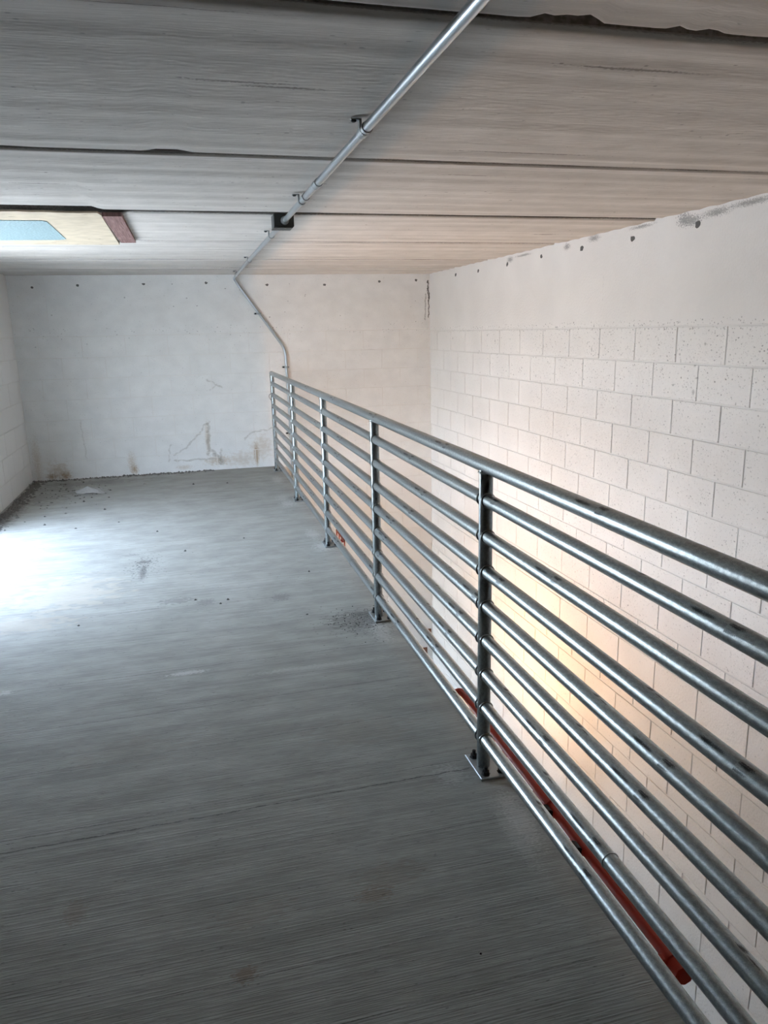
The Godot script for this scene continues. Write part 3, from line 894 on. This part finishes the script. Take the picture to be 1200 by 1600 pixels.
func make_conduit() -> void:
	var x := 0.545
	var y := CEIL - 0.030
	var r := 0.0135
	var t := thing("electrical_conduit", "thin galvanised steel conduit running along the ceiling and bending down the end wall", "conduit", pt(x, y, 4.0))
	var zero := pt(x, y, 4.0)
	put(tube([pt(x, y, FRONT) - zero, pt(x, y, 1.0) - zero, pt(x, y, 4.048) - zero], r, 20), "pipe", M.conduit_steel, t)
	var wall := BACK - 0.022
	put(tube(bend([pt(x, y, 4.157) - zero, pt(x - 0.004, y, 7.7) - zero, pt(x - 0.004, y - 0.01, wall) - zero, pt(0.775, 1.60, wall) - zero, pt(1.025, 1.235, wall) - zero, pt(1.036, 0.7, wall) - zero, pt(1.036, -3.1, wall) - zero], 0.07), r, 16), "pipe", M.conduit_steel, t)
	# couplings
	for d in [3.07, 3.42, 2.30]:
		put(lathe(Vector3(0, 0, 1), [[-0.035, r], [-0.035, r + 0.0028], [0.035, r + 0.0028], [0.035, r]], 20), "coupling", M.fitting_steel, t, pt(x, y, d - (0.035 if d != 3.07 else 0.0)) - zero)
	# one-hole straps on the ceiling
	for d in [2.26, 3.46, 4.66, 6.20, 7.55]:
		var st := begin()
		var arch := []
		for k in 9:
			var a := PI + PI * k / 8.0
			arch.append(Vector3(cos(a) * (r + 0.004), sin(a) * (r + 0.004), 0))
		for k in 8:
			var n: Vector3 = (arch[k] + arch[k + 1]).normalized()
			for s in [[-0.009, 0.009]]:
				quad(st, arch[k] + Vector3(0, 0, s[0]), arch[k + 1] + Vector3(0, 0, s[0]), arch[k + 1] + Vector3(0, 0, s[1]), arch[k] + Vector3(0, 0, s[1]), n)
				quad(st, arch[k] * 0.82 + Vector3(0, 0, s[0]), arch[k + 1] * 0.82 + Vector3(0, 0, s[0]), arch[k + 1] + Vector3(0, 0, s[0]), arch[k] + Vector3(0, 0, s[0]), Vector3(0, 0, -1))
				quad(st, arch[k] * 0.82 + Vector3(0, 0, s[1]), arch[k + 1] * 0.82 + Vector3(0, 0, s[1]), arch[k + 1] + Vector3(0, 0, s[1]), arch[k] + Vector3(0, 0, s[1]), Vector3(0, 0, 1))
		add_box(st, Vector3(-r - 0.005, 0.0, -0.009), Vector3(-r + 0.002, 0.026, 0.009))
		add_box(st, Vector3(-r - 0.028, 0.023, -0.009), Vector3(-r + 0.002, 0.027, 0.009), 0.001)
		add_box(st, Vector3(r - 0.001, 0.0, -0.009), Vector3(r + 0.004, 0.028, 0.009))
		var strap := put(st.commit(), "strap", M.fitting_steel, t, pt(x, y, d) - zero)
		put(lathe(Vector3.DOWN, [[0.0, 0.0], [0.0, 0.008], [0.003, 0.008], [0.005, 0.005], [0.005, 0.0]], 12), "screw", M.dark_bolt, strap, Vector3(-r - 0.019, 0.023, 0))
	# straps on the end wall
	for a in [[0.775, 1.60], [1.035, 1.05], [1.036, 0.35]]:
		var st := begin()
		add_box(st, Vector3(-0.019, -0.009, 0.0), Vector3(0.019, 0.009, 0.017), 0.003)
		add_box(st, Vector3(-0.052, -0.009, -0.021), Vector3(-0.012, 0.009, -0.018), 0.001)
		add_box(st, Vector3(-0.019, -0.009, -0.021), Vector3(-0.015, 0.009, 0.012))
		var strap := put(st.commit(), "strap", M.fitting_steel, t, pt(a[0], a[1], wall) - zero)
		put(lathe(Vector3(0, 0, 1), [[0.0, 0.0], [0.0, 0.009], [0.005, 0.009], [0.007, 0.0]], 12), "screw", M.dark_bolt, strap, Vector3(-0.037, 0, -0.018))

func make_junction_box() -> void:
	var x := 0.541
	var d := 4.05
	var t := thing("junction_box", "small dark grey square junction box where the ceiling conduit breaks", "junction box", pt(x, CEIL, d))
	put(box(Vector3(-0.052, -0.060, -0.104), Vector3(0.052, 0.004, 0.0), 0.004), "body", M.box_grey, t)
	var lid := put(box(Vector3(-0.054, -0.066, -0.100), Vector3(0.044, -0.060, 0.010), 0.0015), "cover", M.box_grey, t)
	for sx in [-0.028, 0.006]:
		put(lathe(Vector3.DOWN, [[0.0, 0.0], [0.0, 0.005], [0.002, 0.005], [0.003, 0.0]], 10), "screw", M.screw_steel, lid, Vector3(sx, -0.066, -0.006))
		put(lathe(Vector3.DOWN, [[0.0, 0.0], [0.0, 0.005], [0.002, 0.005], [0.003, 0.0]], 10), "screw", M.screw_steel, lid, Vector3(sx, -0.066, -0.086))
	var con := put(lathe(Vector3(0, 0, 1), [[-0.006, 0.014], [-0.004, 0.021], [0.006, 0.021], [0.008, 0.0175], [0.034, 0.0175], [0.036, 0.014]], 18), "connector", M.fitting_steel, t, Vector3(0.004, -0.030, 0.0))
	con.set_meta("label", "bright steel pipe connector")
	put(lathe(Vector3(0, 0, -1), [[-0.006, 0.014], [-0.004, 0.021], [0.006, 0.021], [0.008, 0.0175], [0.034, 0.0175], [0.036, 0.014]], 18), "connector", M.fitting_steel, t, Vector3(0.004, -0.030, -0.104))

# a board fixed flat under the ceiling, from an outline in (x, d), with its own thickness
func board(outline: Array, y0: float, y1: float, span: Rect2) -> ArrayMesh:
	var st := begin()
	var flat := PackedVector2Array(outline)
	var idx := Geometry2D.triangulate_polygon(flat)
	var uv := func(p: Vector2) -> Vector2: return (p - span.position) / span.size
	for i in range(0, idx.size(), 3):
		var p := [flat[idx[i]], flat[idx[i + 1]], flat[idx[i + 2]]]
		for s in [[y0, Vector3.DOWN], [y1, Vector3.UP]]:
			tri(st, [pt(p[0].x, s[0], p[0].y), pt(p[1].x, s[0], p[1].y), pt(p[2].x, s[0], p[2].y)], [s[1], s[1], s[1]], [uv.call(p[0]), uv.call(p[1]), uv.call(p[2])])
	var mid := Vector2.ZERO
	for p in outline:
		mid += p
	mid /= outline.size()
	for i in outline.size():
		var a: Vector2 = outline[i]
		var b: Vector2 = outline[(i + 1) % outline.size()]
		var n2 := (b - a).orthogonal().normalized()
		if n2.dot((a + b) * 0.5 - mid) < 0.0:
			n2 = -n2
		quad(st, pt(a.x, y0, a.y), pt(b.x, y0, b.y), pt(b.x, y1, b.y), pt(a.x, y1, a.y), Vector3(n2.x, 0, -n2.y), uv.call(a), uv.call(b), uv.call(b), uv.call(a))
	return st.commit()

func make_ceiling_boards() -> void:
	var at := pt(-0.9, CEIL, 4.6)
	var t := thing("plywood_panel", "cream plywood panel with a pale blue patch fixed under the ceiling planks", "panel", at)
	var edge := [Vector2(LEFT + 0.004, 5.375)]
	edge.append(Vector2(LEFT + 0.004, 4.03))
	var x := LEFT + 0.08
	while x < -0.42:
		edge.append(Vector2(x, 4.03 + rng.randf_range(-0.012, 0.014)))
		x += rng.randf_range(0.05, 0.12)
	edge.append(Vector2(-0.350, 4.03))
	edge.append(Vector2(-0.340, 4.10))
	edge.append(Vector2(-0.350, 5.375))
	put(board(edge, CEIL - 0.010, CEIL - 0.002, Rect2(-1.6, 3.9, 1.3, 1.4)), "panel_sheet", M.plywood, t, -at)
	var blue := put(board([Vector2(LEFT + 0.01, 5.20), Vector2(LEFT + 0.01, 4.31), Vector2(-0.64, 4.30), Vector2(-0.62, 4.33), Vector2(-0.63, 5.06), Vector2(-0.67, 5.10)], CEIL - 0.0135, CEIL - 0.0095, Rect2(-1.6, 4.2, 1.0, 0.9)), "blue_patch", M.blue_coating, t, -at)
	blue.set_meta("label", "pale blue coated rectangle")
	var b := thing("timber_board", "short reddish brown timber board beside the cream ceiling panel", "board", pt(-0.285, CEIL, 4.6))
	put(board([Vector2(-0.326, 5.17), Vector2(-0.332, 4.065), Vector2(-0.242, 4.06), Vector2(-0.238, 5.165)], CEIL - 0.020, CEIL - 0.001, Rect2(-0.34, 4.0, 0.1, 1.2)), "plank_body", M.brown_timber, b, -pt(-0.285, CEIL, 4.6))

func slotted_plate(parent: Node3D, d0: float, d1: float, x: float, y0: float, y1: float, at: Vector3) -> void:
	var st := begin()
	var w := (d1 - d0)
	add_box(st, pt(x, y1 - 0.018, d1) - at, pt(x + 0.006, y1, d0) - at, 0.001)
	add_box(st, pt(x, y0, d1) - at, pt(x + 0.006, y0 + 0.018, d0) - at, 0.001)
	for k in 4:
		var a := d0 + w * k / 3.0 * 0.9
		add_box(st, pt(x, y0, a + w * 0.10) - at, pt(x + 0.006, y1, a) - at, 0.001)
	put(st.commit(), "slotted_plate", M.orange_paint, parent)

func make_red_pipe() -> void:
	var x := 1.122
	var y := -0.238
	var at := pt(x, y, 2.2)
	var t := thing("red_pipe", "red painted steel pipe with bolted end cap running just below the slab edge", "pipe", at)
	put(tube([pt(x, y, 1.40) - at, pt(x, y, 2.98) - at], 0.0185, 20), "pipe", M.red_paint, t)
	# capped end with a bolted clamp
	put(lathe(Vector3(0, 0, 1), [[-0.045, 0.021], [-0.045, 0.030], [-0.012, 0.032], [-0.010, 0.026], [0.004, 0.026], [0.006, 0.029], [0.030, 0.029], [0.036, 0.022], [0.036, 0.0]], 8), "end_cap", M.red_paint, t, pt(x, y, 1.40) - at)
	var lug := put(box(Vector3(-0.045, -0.012, -0.012), Vector3(0.045, 0.012, 0.012), 0.003), "clamp_lug", M.red_paint, t, pt(x, y + 0.004, 1.425) - at)
	put(lathe(Vector3.UP, [[0.0, 0.0], [0.0, 0.008], [0.012, 0.008], [0.014, 0.0]], 6), "bolt", M.screw_steel, lug, Vector3(0.0, 0.024, 0.0))
	put(lathe(Vector3(0, 0, 1), [[-0.05, 0.021], [-0.05, 0.027], [0.05, 0.027], [0.05, 0.021]], 16), "coupling", M.red_paint, t, pt(x, y, 2.16) - at)
	# brackets back to the slab edge
	for d in [2.10, 1.90]:
		var b := put(room_box(EDGE, x - 0.005, y - 0.018, y - 0.010, d - 0.03, d + 0.05, 0.001), "bracket", M.red_paint, t, -at)
		put(lathe(Vector3(0, 0, 1), [[-0.006, 0.0], [-0.006, 0.017], [0.030, 0.017], [0.030, 0.0]], 8), "clamp_nut", M.dark_bolt, b, pt(x - 0.031, y + 0.002, d))
		put(room_box(EDGE, EDGE + 0.007, y - 0.018, -0.03, d - 0.03, d + 0.05, 0.001), "bracket_foot", M.red_paint, b)
	slotted_plate(t, 2.52, 2.93, x + 0.004, y - 0.10, y - 0.016, at)
	put(tube(bend([pt(x, y, 2.9) - at, pt(x, y, 3.03) - at, pt(x - 0.07, y - 0.03, 3.03) - at], 0.04), 0.019, 14), "elbow", M.red_paint, t)
	put(room_box(EDGE, x - 0.04, y - 0.045, y - 0.02, 3.015, 3.045, 0.002), "bracket", M.red_paint, t, -at)
	put(room_box(EDGE, EDGE + 0.007, y - 0.045, -0.03, 3.0, 3.06, 0.001), "bracket_foot", M.red_paint, t, -at)
	# the second bracket further along the edge
	var a2 := pt(x, y, 5.9)
	var s := thing("pipe_bracket", "small orange slotted steel bracket fixed to the slab edge behind the railing", "bracket", a2)
	slotted_plate(s, 5.72, 6.08, x, y - 0.12, y + 0.01, a2)
	put(room_box(EDGE, x + 0.002, y - 0.02, y - 0.012, 5.76, 5.82, 0.001), "arm", M.red_paint, s, -a2)
	put(room_box(EDGE, EDGE + 0.007, y - 0.02, -0.04, 5.75, 5.83, 0.001), "arm_foot", M.red_paint, s, -a2)

func make_work_light() -> void:
	var p := pt(1.25, LOWER, 5.4)
	var t := thing("work_light", "yellow tripod work light standing on the storey below", "lamp", p)
	var head_y := 1.45
	put(tube([Vector3(0, 0.25, 0), Vector3(0, head_y - 0.14, 0)], 0.015, 12), "pole", M.dark_plastic, t)
	for k in 3:
		var a := TAU * k / 3.0 + 0.4
		put(tube([Vector3(0, 0.62, 0), Vector3(cos(a) * 0.42, 0.012, sin(a) * 0.42)], 0.011, 10), "leg", M.dark_plastic, t)
	put(box(Vector3(-0.10, head_y - 0.15, -0.20), Vector3(-0.02, head_y + 0.15, 0.20), 0.012), "housing", M.yellow_plastic, t)
	put(box(Vector3(-0.03, head_y - 0.16, -0.02), Vector3(0.0, head_y - 0.12, 0.02), 0.004), "yoke", M.dark_plastic, t)
	var g := StandardMaterial3D.new()
	g.resource_name = "lamp_glass"
	g.albedo_color = Color(0.9, 0.85, 0.75)
	g.emission_enabled = true
	g.emission = Color(1.0, 0.80, 0.58)
	g.emission_energy_multiplier = 3.0
	put(box(Vector3(-0.02, head_y - 0.13, -0.18), Vector3(-0.014, head_y + 0.13, 0.18), 0.002), "lamp_glass", g, t)
	var l := AreaLight3D.new()
	l.name = "work_light_beam"
	l.area_size = Vector2(0.36, 0.26)
	l.light_color = Color(1.0, 0.77, 0.54)
	l.light_energy = 8.0
	l.area_range = 20.0
	l.shadow_enabled = true
	t.add_child(l)
	l.position = Vector3(0.0, head_y, 0)
	l.rotation = Vector3(1.12, -PI / 2, 0)

func crumbs(st: SurfaceTool, c: Vector3, s: float) -> void:
	var p := []
	for a in [Vector3(1, 0, 0), Vector3(-1, 0, 0), Vector3(0, 0, 1), Vector3(0, 0, -1), Vector3(0, 1, 0)]:
		p.append(c + Vector3(a.x * s * rng.randf_range(0.6, 1.3), a.y * s * rng.randf_range(0.6, 1.1), a.z * s * rng.randf_range(0.6, 1.3)))
	for f in [[0, 2, 4], [2, 1, 4], [1, 3, 4], [3, 0, 4]]:
		var n: Vector3 = (p[f[1]] - p[f[0]]).cross(p[f[2]] - p[f[0]]).normalized()
		if n.y < 0:
			n = -n
		tri(st, [p[f[0]], p[f[1]], p[f[2]]], [n, n, n], [Vector2.ZERO, Vector2.ZERO, Vector2.ZERO])

func make_debris() -> void:
	var st := begin()
	for k in 420:
		var d := rng.randf_range(5.9, BACK - 0.02)
		crumbs(st, pt(LEFT + absf(rng.randfn(0.0, 0.05)) + 0.03, 0.0, d), rng.randf_range(0.006, 0.024))
	for k in 260:
		crumbs(st, pt(rng.randf_range(LEFT, 0.2) , 0.0, BACK - absf(rng.randfn(0.0, 0.035)) - 0.004), rng.randf_range(0.005, 0.018))
	for k in 120:
		crumbs(st, pt(rng.randfn(-1.2, 0.25), 0.0, minf(rng.randfn(7.4, 0.4), 8.0)), rng.randf_range(0.004, 0.014))
	var s := put(st.commit(), "mortar_rubble", M.crumb, self)
	s.set_meta("kind", "stuff")
	tag(s, "grey mortar crumbs lying along the foot of the left and end walls", "rubble")
	st = begin()
	for k in 150:
		crumbs(st, pt(rng.randfn(0.74, 0.09), 0.0, rng.randfn(3.45, 0.10)), rng.randf_range(0.0015, 0.0045))
	for a in [[-0.02, 7.35], [0.3, 7.3], [-0.78, 7.35], [-0.96, 6.9], [-1.2, 6.4], [-0.75, 6.5], [-1.15, 6.1], [0.08, 3.9], [0.12, 3.95], [-0.05, 4.0], [0.5, 3.6], [0.62, 4.3], [-0.62, 3.8], [0.55, 1.35], [-0.1, 5.0], [-0.3, 5.6], [0.3, 5.2], [-0.9, 5.9], [-0.6, 6.0]]:
		crumbs(st, pt(a[0], 0.0, a[1]), rng.randf_range(0.003, 0.004) * (0.4 + a[1] * 0.5))
	s = put(st.commit(), "dark_crumbs", mat("grit", Color8(74, 73, 71), 0.95), self)
	s.set_meta("kind", "stuff")
	tag(s, "dark grit and small crumbs scattered over the concrete floor", "grit")
	# crumpled pale scrap near the end wall
	st = begin()
	var n := FastNoiseLite.new()
	n.seed = 5
	n.frequency = 9.0
	var g := 9
	var h := func(i: int, j: int) -> Vector3:
		var a := Vector2(float(i) / g - 0.5, float(j) / g - 0.5)
		var lift := maxf(0.0, 0.05 * (1.0 - a.length() * 1.7)) + absf(n.get_noise_2d(a.x, a.y)) * 0.03 * (1.0 - a.length())
		return Vector3(a.x * 0.25 + a.y * 0.05, 0.002 + lift, a.y * 0.26 * (0.8 + a.x * 0.5))
	for i in g:
		for j in g:
			for q in [[[0, 0], [1, 0], [1, 1]], [[0, 0], [1, 1], [0, 1]]]:
				var p := []
				for e in q:
					p.append(h.call(i + e[0], j + e[1]))
				var nn: Vector3 = (p[1] - p[0]).cross(p[2] - p[0]).normalized()
				nn = nn if nn.y > 0 else -nn
				tri(st, p, [nn, nn, nn], [Vector2.ZERO, Vector2.ZERO, Vector2.ZERO])
	var scrap := put(st.commit(), "plaster_scrap", M.plaster, self, pt(-0.96, 0.0, 7.33))
	tag(scrap, "small crumpled pale scrap lying on the floor near the end wall", "scrap")
